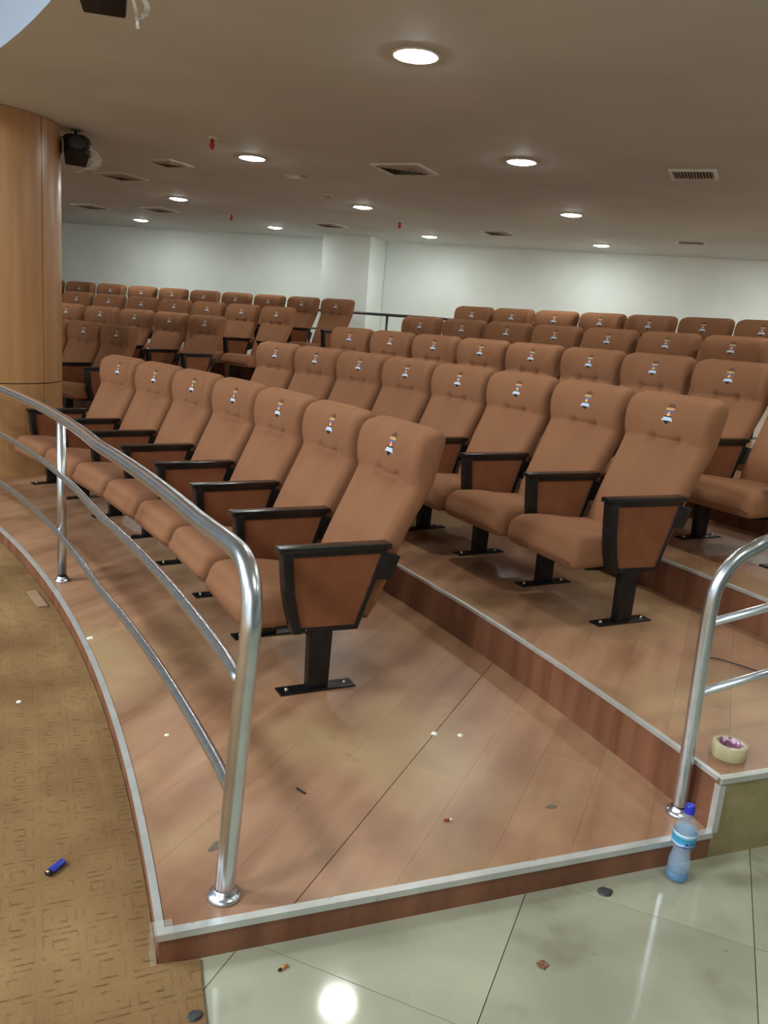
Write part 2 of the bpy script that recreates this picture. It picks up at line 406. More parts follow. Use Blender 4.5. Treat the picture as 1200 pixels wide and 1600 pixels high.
# wood clad round pillar on the left
pc = Vector((-3.56, 7.06, 0)); pr_ = .64
pil = tag(empty('round_pillar', pc), 'large round pillar clad in honey brown wood veneer at the left edge', 'pillar')
MB().lathe([(pr_ - .012, 0), (pr_ - .012, ZC)], 72).build('core', M_groove, pil)
def clad(a0, a1, z0, z1):
    mb = MB(); n = max(4, int((a1 - a0) / 4)); vs = []; fs = []
    for i in range(n + 1):
        a = R(a0 + (a1 - a0) * i / n)
        for r in (pr_, pr_ - .011):
            for z in (z0, z1): vs.append((r * math.cos(a), r * math.sin(a), z))
    for i in range(n):
        s = i * 4; fs += [(s, s + 4, s + 5, s + 1), (s + 2, s + 3, s + 7, s + 6), (s + 1, s + 5, s + 7, s + 3), (s, s + 2, s + 6, s + 4)]
    fs += [(0, 1, 3, 2), (n * 4, n * 4 + 2, n * 4 + 3, n * 4 + 1)]
    for f in fs: mb.add([vs[j] for j in f], [tuple(range(4))], 0, False)
    o = mb.build('veneer_panel', M_colwood, pil)
    b2 = bmesh.new(); b2.from_mesh(o.data); bmesh.ops.remove_doubles(b2, verts=b2.verts, dist=1e-5); bmesh.ops.recalc_face_normals(b2, faces=b2.faces)
    for f in b2.faces: f.smooth = True
    b2.to_mesh(o.data); b2.free(); o.data.set_sharp_from_angle(angle=R(40))
JA = -17
for k in range(6):
    a0 = JA + 60 * k + .35; a1 = JA + 60 * (k + 1) - .35
    clad(a0, a1, .001, .775); clad(a0, a1, .783, ZC - .003)

# ------------------------------------------------------------------ ceiling fittings
lights = [((-.033, 4.676), 'nearest the camera, alone in the ceiling foreground'),
 ((-1.457, 7.861), 'left one of the two in the second lighting row'), ((.875, 7.071), 'right one of the two in the second lighting row'),
 ((-2.965, 11.018), 'left one of the three in the third lighting row'), ((-.562, 10.384), 'middle one of the three in the third lighting row'), ((1.81, 9.624), 'right one of the three in the third lighting row'),
 ((-4.377, 14.0), 'leftmost of the four close to the back wall'), ((-2.082, 13.42), 'second from left of the four close to the back wall'),
 ((.34, 12.9), 'third from left of the four close to the back wall'), ((2.779, 12.217), 'rightmost of the four close to the back wall')]
extra_l = [(2.35, 4.0), (3.29, 6.4), (4.25, 8.9), (5.2, 11.2), (-5.5, 11.7), (3.9, 2.4), (5.7, 8.1), (5.0, 4.8), (1.4, 1.2)]
def downlight():
    r = empty('ceiling_light')
    MB().lathe([(.112, .0), (.128, -.002), (.132, -.006), (.128, -.010), (.114, -.012), (.110, -.006), (.110, .0)], 40).build('trim_ring', M_white, r)
    MB().lathe([(.0005, -.024), (.03, -.0235), (.058, -.021), (.080, -.0165), (.096, -.010), (.103, -.004)], 40).build('diffuser', M_lamp, r)
    return r
proto = downlight(); index_kids()
allL = [(p, 'round white recessed ceiling light, ' + s) for p, s in lights] + [(p, 'round recessed ceiling light outside the picture, beyond its edge') for p in extra_l]
for i, (p, lab) in enumerate(allL):
    o = proto if i == 0 else copy_tree(proto)
    o.location = (p[0], p[1], ZC); tag(o, lab, 'ceiling light', 'round ceiling lights' if i < 10 else 'round ceiling lights outside the picture')

def diffuser4(loc, size, rz, label):
    r = tag(empty('air_diffuser', (loc[0], loc[1], ZC), R(rz)), label, 'air vent', 'square ceiling air vents')
    h = size / 2
    MB().box(-h + .02, h - .02, -h + .02, h - .02, -.004, -.001).build('backing', M_ventdark, r)
    fr = MB()
    for s in (-1, 1):
        fr.box(-h, h, min(s * h, s * (h - .03)), max(s * h, s * (h - .03)), -.014, 0); fr.box(min(s * h, s * (h - .03)), max(s * h, s * (h - .03)), -h + .03, h - .03, -.014, 0)
    fr.build('frame', M_white, r)
    k = h - .05
    while k > .04:
        sl = MB()
        for a in range(4):
            T = Matrix.Rotation(math.pi / 2 * a, 4, 'Z')
            sl.add([T @ Vector(v) for v in ((-k, -k, -.004), (k, -k, -.004), (k - .02, -k + .02, -.022), (-k + .02, -k + .02, -.022))], [(0, 1, 2, 3)])
            sl.add([T @ Vector(v) for v in ((-k, -k - .002, -.004), (k, -k - .002, -.004), (k - .02, -k + .018, -.022), (-k + .02, -k + .018, -.022))], [(3, 2, 1, 0)])
        sl.build('slat', M_ventslat, r); k -= .036
    return r
diffuser4((-2.39, 8.49), .34, -27, 'square slatted air vent left of the second row ceiling lights')
diffuser4((-3.215, 9.57), .42, -27, 'square slatted air vent beyond the pillar, left of its larger neighbour')
diffuser4((-4.706, 12.66), .42, -27, 'square slatted air vent far left near the back wall')
diffuser4((-3.587, 12.35), .42, -27, 'square slatted air vent far left, just right of the farthest left one')
diffuser4((-.07, 7.79), .47, -25, 'square slatted air vent in the middle of the ceiling, largest in view')
diffuser4((-1.142, 12.49), .42, -25, 'square slatted air vent just in front of the white pillar')
diffuser4((1.246, 11.75), .42, -25, 'square slatted air vent near the back wall right of centre')
def grille(loc, sx, sy, rz, label):
    r = tag(empty('return_grille', (loc[0], loc[1], ZC), R(rz)), label, 'air vent', 'ceiling air grilles with parallel bars')
    a, c = sx / 2, sy / 2
    MB().box(-a + .01, a - .01, -c + .01, c - .01, -.004, -.001).build('backing', M_ventdark, r)
    fr = MB()
    for s in (-1, 1):
        fr.box(-a, a, min(s * c, s * (c - .028)), max(s * c, s * (c - .028)), -.016, 0); fr.box(min(s * a, s * (a - .028)), max(s * a, s * (a - .028)), -c + .028, c - .028, -.016, 0)
    fr.build('frame', M_white, r)
    n = 13
    sl = MB()
    for k in range(n):
        x = -a + .04 + (sx - .08) * k / (n - 1); sl = MB().box(x - .003, x + .003, -c + .028, c - .028, -.014, -.002)
        sl.build('slat', M_ventslat, r)
grille((2.25, 7.0), .36, .36, -23, 'white ceiling grille with dark gaps at the right, nearer one')
grille((3.664, 11.08), .36, .30, -20, 'small ceiling grille at the right close to the back wall')
def sprinkler(p, label):
    r = tag(empty('sprinkler', (p[0], p[1], ZC)), label, 'sprinkler', 'red sprinkler heads')
    MB().lathe([(.001, 0), (.045, 0), (.045, -.006), (.02, -.012), (.001, -.012)], 20).build('ceiling_plate', M_white, r)
    MB().lathe([(.001, -.01), (.014, -.012), (.018, -.03), (.012, -.045), (.020, -.052), (.024, -.060), (.014, -.085), (.001, -.095)], 14).build('bulb', M_red, r)
sprinkler((-1.659, 7.154), 'red sprinkler head left of the near ceiling lights')
sprinkler((-2.512, 12.167), 'small red sprinkler head far left near back wall')
sprinkler((-.111, 11.466), 'small red sprinkler head in front of the back wall, right of pillar')
r = tag(empty('access_plate', (-1.159, 8.639, ZC), R(-25)), 'small beige rectangular plate on the ceiling left of centre', 'ceiling plate')
MB().box(-.1, .1, -.07, .07, -.012, 0).build('plate', M_ventslat, r, bevel=.004); MB().box(-.075, .075, -.045, .045, -.018, -.011).build('cover', M_white, r, bevel=.003)
r = tag(empty('smoke_detector', (-.915, 9.614, ZC)), 'small white smoke detector on the ceiling above the middle aisle', 'smoke detector')
MB().lathe([(.001, 0), (.06, 0), (.058, -.015), (.035, -.02), (.001, -.02)], 24).build('base', M_white, r)
MB().lathe([(.03, -.02), (.042, -.03), (.042, -.045), (.03, -.055), (.001, -.056)], 24).build('sensor_head', M_ventslat, r)

def film_strip(mb, pts, wid, T=None):
    P = smooth_path(pts, 5); n = len(P); vs = []; fs = []
    for i, p in enumerate(P):
        wv = wid * (.5 + .5 * math.sin(i * 1.7) ** 2); a = .8 * math.sin(i * .9)
        d = Vector((math.cos(a), math.sin(a), .1)) * wv / 2; vs += [p - d, p + d]
    fs = [(2 * i, 2 * i + 1, 2 * i + 3, 2 * i + 2) for i in range(n - 1)]
    mb.add(vs, fs, 0, True)
def ceiling_speaker(loc, rz, scale, label, tilt=-.45):
    r = tag(empty('ceiling_speaker', loc, rz), label, 'speaker')
    T = Matrix.Rotation(tilt, 4, 'X')
    bd = MB(); w2, h2, dd = .13 * scale, .10 * scale, .11 * scale
    prof = [(-w2, -dd), (-w2 * .55, -dd * 1.45), (w2 * .55, -dd * 1.45), (w2, -dd), (w2 * .8, dd), (-w2 * .8, dd)]
    bd.prism(prof, 'z', -h2, h2); bd.v = [T @ v for v in bd.v]
    cab = bd.build('cabinet', M_spk, r, bevel=.012 * scale)
    gr = MB().lathe([(.001, 0), (h2 * .75, 0), (h2 * .8, -.006), (h2 * .72, -.012)], 24)
    gr.v = [T @ (Matrix.Translation((0, -dd * 1.47, 0)) @ Matrix.Rotation(math.pi / 2, 4, 'X') @ v) for v in gr.v]
    gr.build('grille', M_grey, r)
    top = ZC - loc[2]
    MB().tube([(0, .02, 0), (0, .04, top * .6), (0, .03, top - .004)], .016 * scale, 10).box(-.05 * scale, .05 * scale, -.02, .08, top - .008, top).build('bracket', M_spk, r)
    MB().box(-w2 - .012, -w2 - .004, -.03, .03, -.03, .08).box(w2 + .004, w2 + .012, -.03, .03, -.03, .08).box(-w2 - .012, w2 + .012, -.02, .03, h2 + .01, h2 + .02).build('yoke', M_spk, r)
    return r
s1 = ceiling_speaker((-1.29, 3.60, 2.715), R(12), .8, 'black loudspeaker hanging from the ceiling edge at the top left')
for pts, wd in (([(.10, -.06, -.02), (.125, -.07, -.08), (.135, -.05, -.13), (.14, -.06, -.17)], .02), ([(.11, -.04, -.02), (.17, -.05, -.07), (.165, -.04, -.11), (.145, -.05, -.13)], .035), ([(-.12, -.03, .03), (-.15, -.04, -.02), (-.14, -.05, -.05)], .045)):
    fm = MB(); film_strip(fm, pts, wd); fm.build('torn_plastic_wrap', M_film, s1)
s2 = ceiling_speaker((-2.84, 7.3, 2.70), R(25), .8, 'black loudspeaker in torn plastic hanging behind the round wooden pillar')
for pts, wd in (([(.08, -.08, .05), (.14, -.09, -.02), (.16, -.08, -.09), (.10, -.06, -.14)], .12), ([(.14, -.05, -.10), (.05, -.07, -.15), (-.02, -.06, -.18)], .06)):
    fm = MB(); film_strip(fm, pts, wd); fm.build('torn_plastic_wrap', M_film, s2)

# ------------------------------------------------------------------ chairs   (local: x along the row, y outward = back, z up)
PROF = [ # z, half width, y front centre, y front side, y rear
 (.262, .238, .205, .215, .268), (.30, .248, .184, .192, .290), (.36, .254, .178, .186, .314), (.43, .256, .190, .202, .338), (.50, .258, .216, .230, .360),
 (.57, .261, .248, .262, .386), (.64, .265, .284, .296, .416), (.70, .269, .316, .326, .446), (.755, .273, .346, .354, .474),
 (.80, .276, .374, .376, .495), (.828, .278, .396, .386, .506), (.85, .280, .404, .384, .512), (.90, .282, .406, .376, .522), (.945, .283, .412, .376, .532),
 (.99, .283, .424, .384, .542), (1.02, .281, .438, .396, .548), (1.045, .276, .456, .418, .545), (1.060, .262, .482, .456, .530)]
def prof_at(z):
    for i in range(len(PROF) - 1):
        a, b_ = PROF[i], PROF[i + 1]
        if a[0] <= z <= b_[0]:
            t = (z - a[0]) / (b_[0] - a[0]); return [a[j] + (b_[j] - a[j]) * t for j in range(5)]
    return list(PROF[-1]) if z > 1 else list(PROF[0])
def front_y(x, z):
    _, hw, yc, ys, yr = prof_at(z); s = min(abs(x) / hw, 1)
    k = max(0, (s - .45) / .55); k = k * k * (3 - 2 * k)
    y = yc + (ys - yc) * k
    g = 0                                  # tufts and the crease between them
    for tx in (-.085, .085): g += .026 * math.exp(-(((x - tx) / .017) ** 2 + ((z - .838) / .020) ** 2))
    if abs(x) < .10: g += .008 * math.exp(-((z - .838) / .014) ** 2)
    g += .005 * math.exp(-((z - .838) / .012) ** 2) * (1 - .5 * s)
    for tx in (-.088, .088): g += .012 * math.exp(-((x - tx) / .015) ** 2) * max(0, min(1, (z - .80) / .04)) * max(0, min(1, (.985 - z) / .12))
    # soft vertical channels below the crease
    if .45 < z < .83: g += .008 * math.exp(-((abs(x) - .088) / .02) ** 2) * (z - .45) / .38
    return y + g
def make_back(name, parent):
    zs = []
    for i in range(len(PROF) - 1):
        a, b_ = PROF[i][0], PROF[i + 1][0]; n = 4 if .79 < a < .87 else 2
        for k in range(n): zs.append(a + (b_ - a) * k / n)
    zs.append(PROF[-1][0])
    NF = 30; loops = []
    for z in zs:
        _, hw, yc, ys, yr = prof_at(z); lp = []
        rc = min(.032, (yr - ys) * .45)
        for i in range(NF + 1):
            x = -hw + 2 * hw * i / NF; s = abs(x)
            e = max(0, (s - (hw - rc)) / rc); off = rc * (1 - math.sqrt(max(0, 1 - e * e))) if e > 0 else 0
            lp.append(Vector((x, front_y(x, z) + off, z)))
        for t in (.35, .7): lp.append(Vector((hw + .003, ys + rc + (yr - ys - 2 * rc) * t, z)))
        NB = 12
        for i in range(NB + 1):
            x = hw - 2 * hw * i / NB; s = abs(x); e = max(0, (s - (hw - rc)) / rc); off = rc * (1 - math.sqrt(max(0, 1 - e * e))) if e > 0 else 0
            lp.append(Vector((x, yr - off + .012 * (1 - (x / hw) ** 2), z)))
        for t in (.7, .35): lp.append(Vector((-hw - .003, ys + rc + (yr - ys - 2 * rc) * t, z)))
        loops.append(lp)
    def shrink(lp, f, dz):
        c = sum(lp, Vector()) / len(lp); return [Vector((c.x + (p.x - c.x) * (1 - (1 - f) * .22), c.y + (p.y - c.y) * f, p.z + dz)) for p in lp]
    loops = [shrink(loops[0], .3, -.010)] + [shrink(loops[0], .75, -.006)] + loops + [shrink(loops[-1], .72, .006), shrink(loops[-1], .25, .009)]
    mb = MB(); n = len(loops[0]); vs = [p for lp in loops for p in lp]; fs = []
    for i in range(len(loops) - 1):
        for k in range(n): k2 = (k + 1) % n; fs.append((i * n + k, i * n + k2, (i + 1) * n + k2, (i + 1) * n + k))
    fs.append(tuple(range(n))[::-1]); fs.append(tuple((len(loops) - 1) * n + k for k in range(n)))
    mb.add(vs, fs, 0, True); return mb.build(name, M_fabric, parent)
def make_seat(parent):
    mb = MB(); nx, ny = 16, 20; hw = .262; y0, y1 = -.315, .235
    def sect(y):           # top z, bottom z at depth y
        t = (y - y0) / (y1 - y0)
        top = .405 - .030 * t + .012 * math.sin(math.pi * min(1, t * 1.6)); bot = .255 + .015 * t
        e = max(0, 1 - t / .12); top -= .055 * (1 - math.sqrt(max(0, 1 - e * e))); bot += .030 * (1 - math.sqrt(max(0, 1 - e * e)))
        return top, bot
    loops = []
    for j in range(ny + 1):
        t = j / ny; y = y0 + (y1 - y0) * t ** 1.35; tp, bt = sect(y); lp = []
        m = nx
        ww = hw * (1 if t > .1 else .94 + .06 * (t / .1))
        for i in range(m + 1):
            x = -ww + 2 * ww * i / m; s = abs(x) / ww; e = max(0, (s - .86) / .14)
            lp.append(Vector((x, y, tp + .008 * (1 - s * s) - .026 * (1 - math.sqrt(max(0, 1 - e * e))))))
        for q in (.33, .66): lp.append(Vector((ww, y, tp - .03 + (bt - tp + .03) * q)))
        for i in range(m + 1):
            x = ww - 2 * ww * i / m; s = abs(x) / ww; e = max(0, (s - .9) / .1); lp.append(Vector((x, y, bt + .012 * e * e)))
        for q in (.66, .33): lp.append(Vector((-ww, y, tp - .03 + (bt - tp + .03) * q)))
        loops.append(lp)
    n = len(loops[0])
    c = sum(loops[0], Vector()) / n
    loops = [[Vector((c.x + (p.x - c.x) * .9, y0 - .016, c.z + (p.z - c.z) * .72)) for p in loops[0]]] + loops
    vs = [p for lp in loops for p in lp]; fs = []
    for i in range(len(loops) - 1):
        for k in range(n): k2 = (k + 1) % n; fs.append((i * n + k, i * n + k2, (i + 1) * n + k2, (i + 1) * n + k))
    fs.append(tuple(range(n))[::-1]); fs.append(tuple((len(loops) - 1) * n + k for k in range(n)))
    mb.add(vs, fs, 0, True)
    return mb.build('seat', M_fabric, parent)

E_tan = mat('crest_tan', (176, 134, 92), .7); E_gold = mat('crest_gold', (200, 160, 96), .6); E_blue = mat('crest_blue', (92, 96, 150), .6)
E_red = mat('crest_red', (190, 70, 56), .6); E_yel = mat('crest_yellow', (226, 208, 130), .6); E_grn = mat('crest_green', (24, 66, 46), .6)
E_wht = mat('crest_white', (206, 216, 236), .6); E_blk = mat('crest_black', (16, 14, 22), .6); E_dk = mat('crest_shadow_brown', (100, 66, 46), .8)
EM = [E_tan, E_gold, E_blue, E_red, E_yel, E_grn, E_wht, E_blk, E_dk]
def make_emblem(parent):
    mb = MB(); zc = .962
    def P(pts, mi, lay):
        # centroid fan so that the crest follows the cushion
        c = (sum(p[0] for p in pts) / len(pts), sum(p[1] for p in pts) / len(pts)); q = [c] + list(pts)
        vs = [Vector((x, front_y(x, zc + z) - .0016 - .0005 * lay, zc + z)) for x, z in q]
        fs = [(0, i, i % len(pts) + 1) for i in range(1, len(pts) + 1)]
        mb.add(vs, fs, mi)
    arc = lambda cx, cz, rx, rz_, a0, a1, n=10: [(cx + rx * math.cos(R(a0 + (a1 - a0) * i / n)), cz + rz_ * math.sin(R(a0 + (a1 - a0) * i / n))) for i in range(n + 1)]
    P(arc(0, .040, .026, .020, 0, 180) + [(-.026, .02), (.026, .02)], 8, 0)                    # shadow above the shield, painted as a dark brown patch
    P([(-.028, .040), (.028, .040), (.030, -.016), (.022, -.034), (0, -.050), (-.022, -.034), (-.030, -.016)], 0, 0)
    P([(-.026, .038), (.026, .038), (.026, .026), (-.026, .026)], 1, 1)
    P([(-.025, .026), (-.006, .028), (-.008, .010), (-.025, .012)], 2, 1); P([(.025, .026), (.006, .028), (.008, .010), (.025, .012)], 2, 1)
    P([(-.028, .012), (-.010, .012), (-.014, .000), (-.028, -.002)], 3, 1); P([(.028, .012), (.010, .012), (.014, .000), (.028, -.002)], 3, 1)
    P([(0, .024), (.006, .012), (.011, -.002), (-.011, -.002), (-.006, .012)], 4, 2)
    P([(-.028, -.001), (.028, -.001), (.028, -.008), (-.028, -.008)], 5, 2)
    P([(-.028, -.008), (.028, -.008), (.028, -.026), (-.028, -.026)], 6, 2)
    P([(-.036, -.021), (-.028, -.016), (-.028, -.028), (-.036, -.028)], 6, 1); P([(.036, -.021), (.028, -.016), (.028, -.028), (.036, -.028)], 6, 1)
    P([(-.024, -.026), (.024, -.026), (.008, -.041), (0, -.045), (-.008, -.041)], 7, 3)
    o = mb.build('crest_badge', EM, parent)
    b2 = bmesh.new(); b2.from_mesh(o.data)
    for f in b2.faces:
        if f.normal.y > 0: f.normal_flip()
    b2.to_mesh(o.data); b2.free()
    return o
PAN = [(-.176, .590), (-.168, .50), (-.160, .43), (-.145, .35), (-.118, .258), (.160, .250), (.272, .590)]
def inset(poly, d):
    c = (sum(p[0] for p in poly) / len(poly), sum(p[1] for p in poly) / len(poly)); n = len(poly); out = []
    for i in range(n):
        p0, p1, p2 = Vector(poly[i - 1]), Vector(poly[i]), Vector(poly[(i + 1) % n])
        e1 = (p1 - p0).normalized(); e2 = (p2 - p1).normalized(); n1 = Vector((-e1.y, e1.x)); n2 = Vector((-e2.y, e2.x))
        b_ = (n1 + n2).normalized(); k = d / max(.35, b_.dot(n1)); out.append(tuple(p1 + b_ * k))
    return out
_t = inset(PAN, .01)
SGN = 1 if abs(_t[0][0] - .0) < abs(PAN[0][0]) else -1
def make_arm(parent, x):
    hw = .024
    fr = MB(); inn = inset(PAN, SGN * .020); n = len(PAN)
    # rim: a ring of black steel around the upholstered panel
    vs = [(x + s * hw, p[0], p[1]) for s in (-1, 1) for p in PAN] + [(x + s * hw, p[0], p[1]) for s in (-1, 1) for p in inn]
    fs = []
    for i in range(n):
        j = (i + 1) % n
        fs += [(i, j, n + j, n + i), (2 * n + i, 2 * n + j, j, i), (n + i, n + j, 3 * n + j, 3 * n + i), (3 * n + i, 3 * n + j, 2 * n + j, 2 * n + i)]
    fr.add(vs, fs)
    # deeper front upright
    fr.prism([(-.184, .588), (-.176, .50), (-.168, .43), (-.152, .35), (-.124, .255), (-.085, .255), (-.112, .35), (-.128, .43), (-.136, .50), (-.144, .588)], 'x', x - .030, x + .030)
    f = fr.build('arm_frame', M_black, parent, bevel=.003)
    MB().prism(inn, 'x', x - hw + .006, x + hw - .006).build('arm_panel', M_panel, parent)
    MB().box(x - .034, x + .034, -.200, .285, .588, .612).build('armrest', M_cap, parent, bevel=.006)
    MB().prism([(.262, .565), (.335, .552), (.300, .452), (.222, .458)], 'x', x - .020, x + .020).build('back_bracket', M_black, parent, bevel=.003)
def make_ped(parent, x):
    MB().prism([(-.045, .006), (.045, .006), (.050, .258), (-.050, .258)], 'x', x - .022, x + .022).build('pedestal', M_black, parent, bevel=.003)
    pl = MB().box(x - .036, x + .036, -.165, .165, 0, .008).build('base_plate', M_black, parent, bevel=.002)
    for s in (-1, 1):
        MB().lathe([(.001, .0185), (.007, .0175), (.0095, .013), (.0095, .008)], 8, T=Matrix.Translation((x, s * .128, 0))).build('bolt', M_bolt, pl)
    MB().tube([(x - .03, -.06, .262), (x + .03, -.06, .262)], .014, 10).build('hinge_bar', M_black, parent)
def make_chair(last=False):
    c = empty('auditorium_chair')
    make_seat(c); bk = make_back('backrest', c); make_emblem(bk)
    MB().box(-.20, .20, -.16, .12, .232, .262).build('seat_pan', M_black, c, bevel=.006)
    MB().tube([(-.29, -.0, .245), (.29, 0, .245)], .013, 10).build('seat_bar', M_black, c)
    # the end of a row seen from the chair: this chair carries the support on the right of the picture
    make_arm(c, .3); make_ped(c, .3)
    if last: make_arm(c, -.3); make_ped(c, -.3)
    return c
ch_a = make_chair(False); ch_b = make_chair(True); index_kids()
used = {}
ORD = ['first', 'second', 'third', 'fourth', 'fifth', 'sixth', 'seventh', 'eighth', 'ninth', 'tenth', 'eleventh']
def place(row, Rr, phi, last, label, group):
    src = ch_b if last else ch_a
    if not used.get(last): o = src; used[last] = True
    else: o = copy_tree(src)
    o.location = pol(Rr, phi, TZ[row] + .0002)
    # local +y points outward; local +x points to smaller phi (right in the picture)
    o.rotation_euler = (0, 0, R(phi - 90) + R(random.uniform(-.5, .5)))
    tag(o, label, 'chair', group)
ROWR = [13.28, 14.80, 16.01, 17.23, 18.42]
RN = ['front', 'second', 'third', 'fourth', 'back']
right = [[28.28 + 2.66 * k for k in range(7)], [27.80 + 2.33 * k for k in range(8)], [28.02 + 2.17 * k for k in range(9)],
         [33.30 + 2.09 * k for k in range(7)], [34.92 + 1.93 * k for k in range(7)]]
left = [[], [54.5 + 2.33 * k for k in range(3)], [54.1 + 2.35 * k for k in range(6)], [54.0 + 2.18 * k for k in range(8)], [53.9 + 2.05 * k for k in range(10)]]
for row in range(5):
    for k, ph in enumerate(right[row]):
        place(row, ROWR[row], ph, k == len(right[row]) - 1, 'brown high-backed chair, %s from the right in the %s row of the right block' % (ORD[k], RN[row]),
              'chairs in the %s row of the right block' % RN[row])
    for k, ph in enumerate(left[row]):
        place(row, ROWR[row], ph, False, 'brown high-backed chair, %s from the aisle in the %s row of left block' % (ORD[k], {1: 'lowest', 2: 'second lowest', 3: 'second highest', 4: 'highest'}[row]),
              'chairs in the %s row of the left block' % {1: 'lowest', 2: 'second lowest', 3: 'second highest', 4: 'highest'}[row])

# ------------------------------------------------------------------ handrails
def flange(name, p, parent, r=.052):
    MB().lathe([(.001, .0), (r, 0), (r, .006), (r * .92, .012), (r * .74, .014), (r * .72, .022), (max(r * .6, .0268), .026), (.0262, .027)], 32, T=Matrix.Translation(p)).build(name, M_chrome, parent)
def railR(ph): return 12.67 if ph < 22.5 else (12.67 - (ph - 22.5) * .0187 if ph < 30 else 12.53)
hr = tag(empty('curved_handrail', pol(12.6, 21.7)), 'long curved polished steel handrail along the front edge of the seating', 'handrail')
b0 = hr.location.copy()
def rel(P): return [Vector(p) - b0 for p in P]
post = [(-.33, 1.829, .012), (-.322, 1.832, .2), (-.311, 1.837, .45), (-.299, 1.842, .68), (-.297, 1.848, .76), (-.306, 1.874, .828), (-.330, 1.925, .872), (-.375, 2.005, .889)]
arc = [pol(railR(p), p, .89) for p in [24] + [25 + k for k in range(0, 34)]]
MB().tube(rel(smooth_path(post + arc, 5)), .0262, 18).build('top_rail', M_chrome, hr)
for z, st in ((.598, (-.303, 1.84)), (.272, (-.318, 1.834))):
    A = [Vector((st[0], st[1], z - .05)), Vector((st[0] - .013, st[1] + .02, z - .015))] + [pol(railR(p) - .003, p, z) for p in [22.15, 22.8, 23.6] + [24.6 + k for k in range(0, 34)]]
    MB().tube(rel(smooth_path(A, 4)), .0165, 14).build('mid_rail', M_chrome, hr)
flange('base_flange', Vector((-.33, 1.829, 0)) - b0, hr, .044)
for ph in (34.37, 46.9):
    P = pol(12.55 if ph < 40 else 12.53, ph); pz = Vector((P.x, P.y, 0)) - b0
    po = MB().tube([pz + Vector((0, 0, .01)), pz + Vector((0, 0, .88))], .0235, 16).build('post', M_chrome, hr)
    flange('base_flange', pz, hr, .042)
hb = tag(empty('side_handrail', (1.043, 2.398, 0)), 'bent steel handrail at the right edge climbing beside the tiers', 'handrail')
ud = Vector((math.cos(R(21.68)), math.sin(R(21.68)), 0))
def up(u, z): return ud * u + Vector((0, 0, z))
MB().tube(smooth_path([up(-.002, .012), up(-.008, .25), up(-.016, .5), up(-.020, .70), up(-.006, .79), up(.045, .86), up(.11, .895), up(.19, .925), up(.5, .98), up(1.2, 1.09), up(2.2, 1.25), up(3.4, 1.44)], 6), .0225, 18).build('top_rail', M_chrome, hb)
MB().tube([up(-.018, .659), up(.6, .77), up(1.25, .87), up(2.4, 1.05), up(3.3, 1.19)], .0135, 14).build('mid_rail', M_chrome, hb)
MB().tube([up(-.013, .424), up(.6, .53), up(1.25, .63), up(2.4, .81), up(3.3, .95)], .0135, 14).build('mid_rail', M_chrome, hb)
for u, zb, zt in ((1.26, .187, 1.09), (3.3, .565, 1.42)):
    q = ud * u; MB().tube([q + Vector((0, 0, zb + .01)), q + Vector((0, 0, zt))], .021, 14).build('post', M_chrome, hb); flange('base_flange', q + Vector((0, 0, zb)), hb, .045)
flange('base_flange', Vector((0, 0, 0)), hb, .043)
# rail of the cross aisle at the back
gr = tag(empty('aisle_handrail', pol(19.7, 50, TZ[4])), 'dark steel two-bar handrail in the gap between seating blocks by back wall', 'handrail')
g0_ = gr.location.copy()
for zz in (1.665, 1.37):
    MB().tube([pol(19.7, 43 + k, zz) - g0_ for k in range(0, 16)], .022 if zz > 1.5 else .016, 12).build('rail', M_darksteel, gr)
for ph in (44.0, 48.3, 53, 57.5):
    q = pol(19.7, ph, TZ[4]) - g0_; MB().tube([q + Vector((0, 0, .004)), q + Vector((0, 0, 1.665 - TZ[4]))], .02, 12).build('post', M_darksteel, gr)

# ------------------------------------------------------------------ bottle
M_pet = mat('clear_plastic', (206, 220, 232), .05, 0, .8, Alpha=.14)
M_water = mat('bottled_water', (160, 190, 216), .05, 0, .6, Alpha=.32)
M_base = mat('blue_tinted_base', (62, 120, 170), .15, 0, .5, Alpha=.85)
M_label = mat('bottle_label', (60, 140, 190), .35)
N, L, b = nodes(M_label)
tc = N.new('ShaderNodeTexCoord'); sp = N.new('ShaderNodeSeparateXYZ'); L.new(tc.outputs['Object'], sp.inputs[0])
nz = N.new('ShaderNodeTexNoise'); nz.inputs['Scale'].default_value = 25; L.new(tc.outputs['Object'], nz.inputs['Vector'])
at = N.new('ShaderNodeMath'); at.operation = 'MULTIPLY_ADD'; at.inputs[1].default_value = .012; L.new(nz.outputs[0], at.inputs[0]); L.new(sp.outputs[2], at.inputs[2])
mr = N.new('ShaderNodeMapRange'); mr.inputs[1].default_value = .118; mr.inputs[2].default_value = .166; L.new(at.outputs[0], mr.inputs[0])
cr = N.new('ShaderNodeValToRGB'); e = cr.color_ramp.elements; cr.color_ramp.interpolation = 'CONSTANT'
e[0].position = 0; e[0].color = lin((28, 62, 150)); e[1].position = .30; e[1].color = lin((196, 222, 236))
for p_e, c_e in ((.42, (70, 150, 205)), (.62, (48, 140, 160)), (.82, (120, 170, 200)), (.93, (200, 220, 235))):
    q = cr.color_ramp.elements.new(p_e); q.color = lin(c_e)
L.new(mr.outputs[0], cr.inputs[0]); L.new(cr.outputs[0], b.inputs['Base Color'])
bt = tag(empty('water_bottle', (.978, 2.186, ZT)), 'clear plastic water bottle with blue cap standing on tiles by stage corner', 'bottle')
bt.rotation_euler = (0, R(1.5), R(20))
BP = [(.001, .006), (.020, .004), (.030, .0), (.0335, .006), (.035, .018), (.0345, .030), (.0325, .040), (.0335, .052), (.032, .066), (.0285, .082), (.0265, .094), (.0275, .106), (.0315, .118), (.034, .130), (.034, .160), (.0325, .172),
      (.028, .190), (.021, .206), (.0145, .217), (.0128, .222), (.0128, .232)]
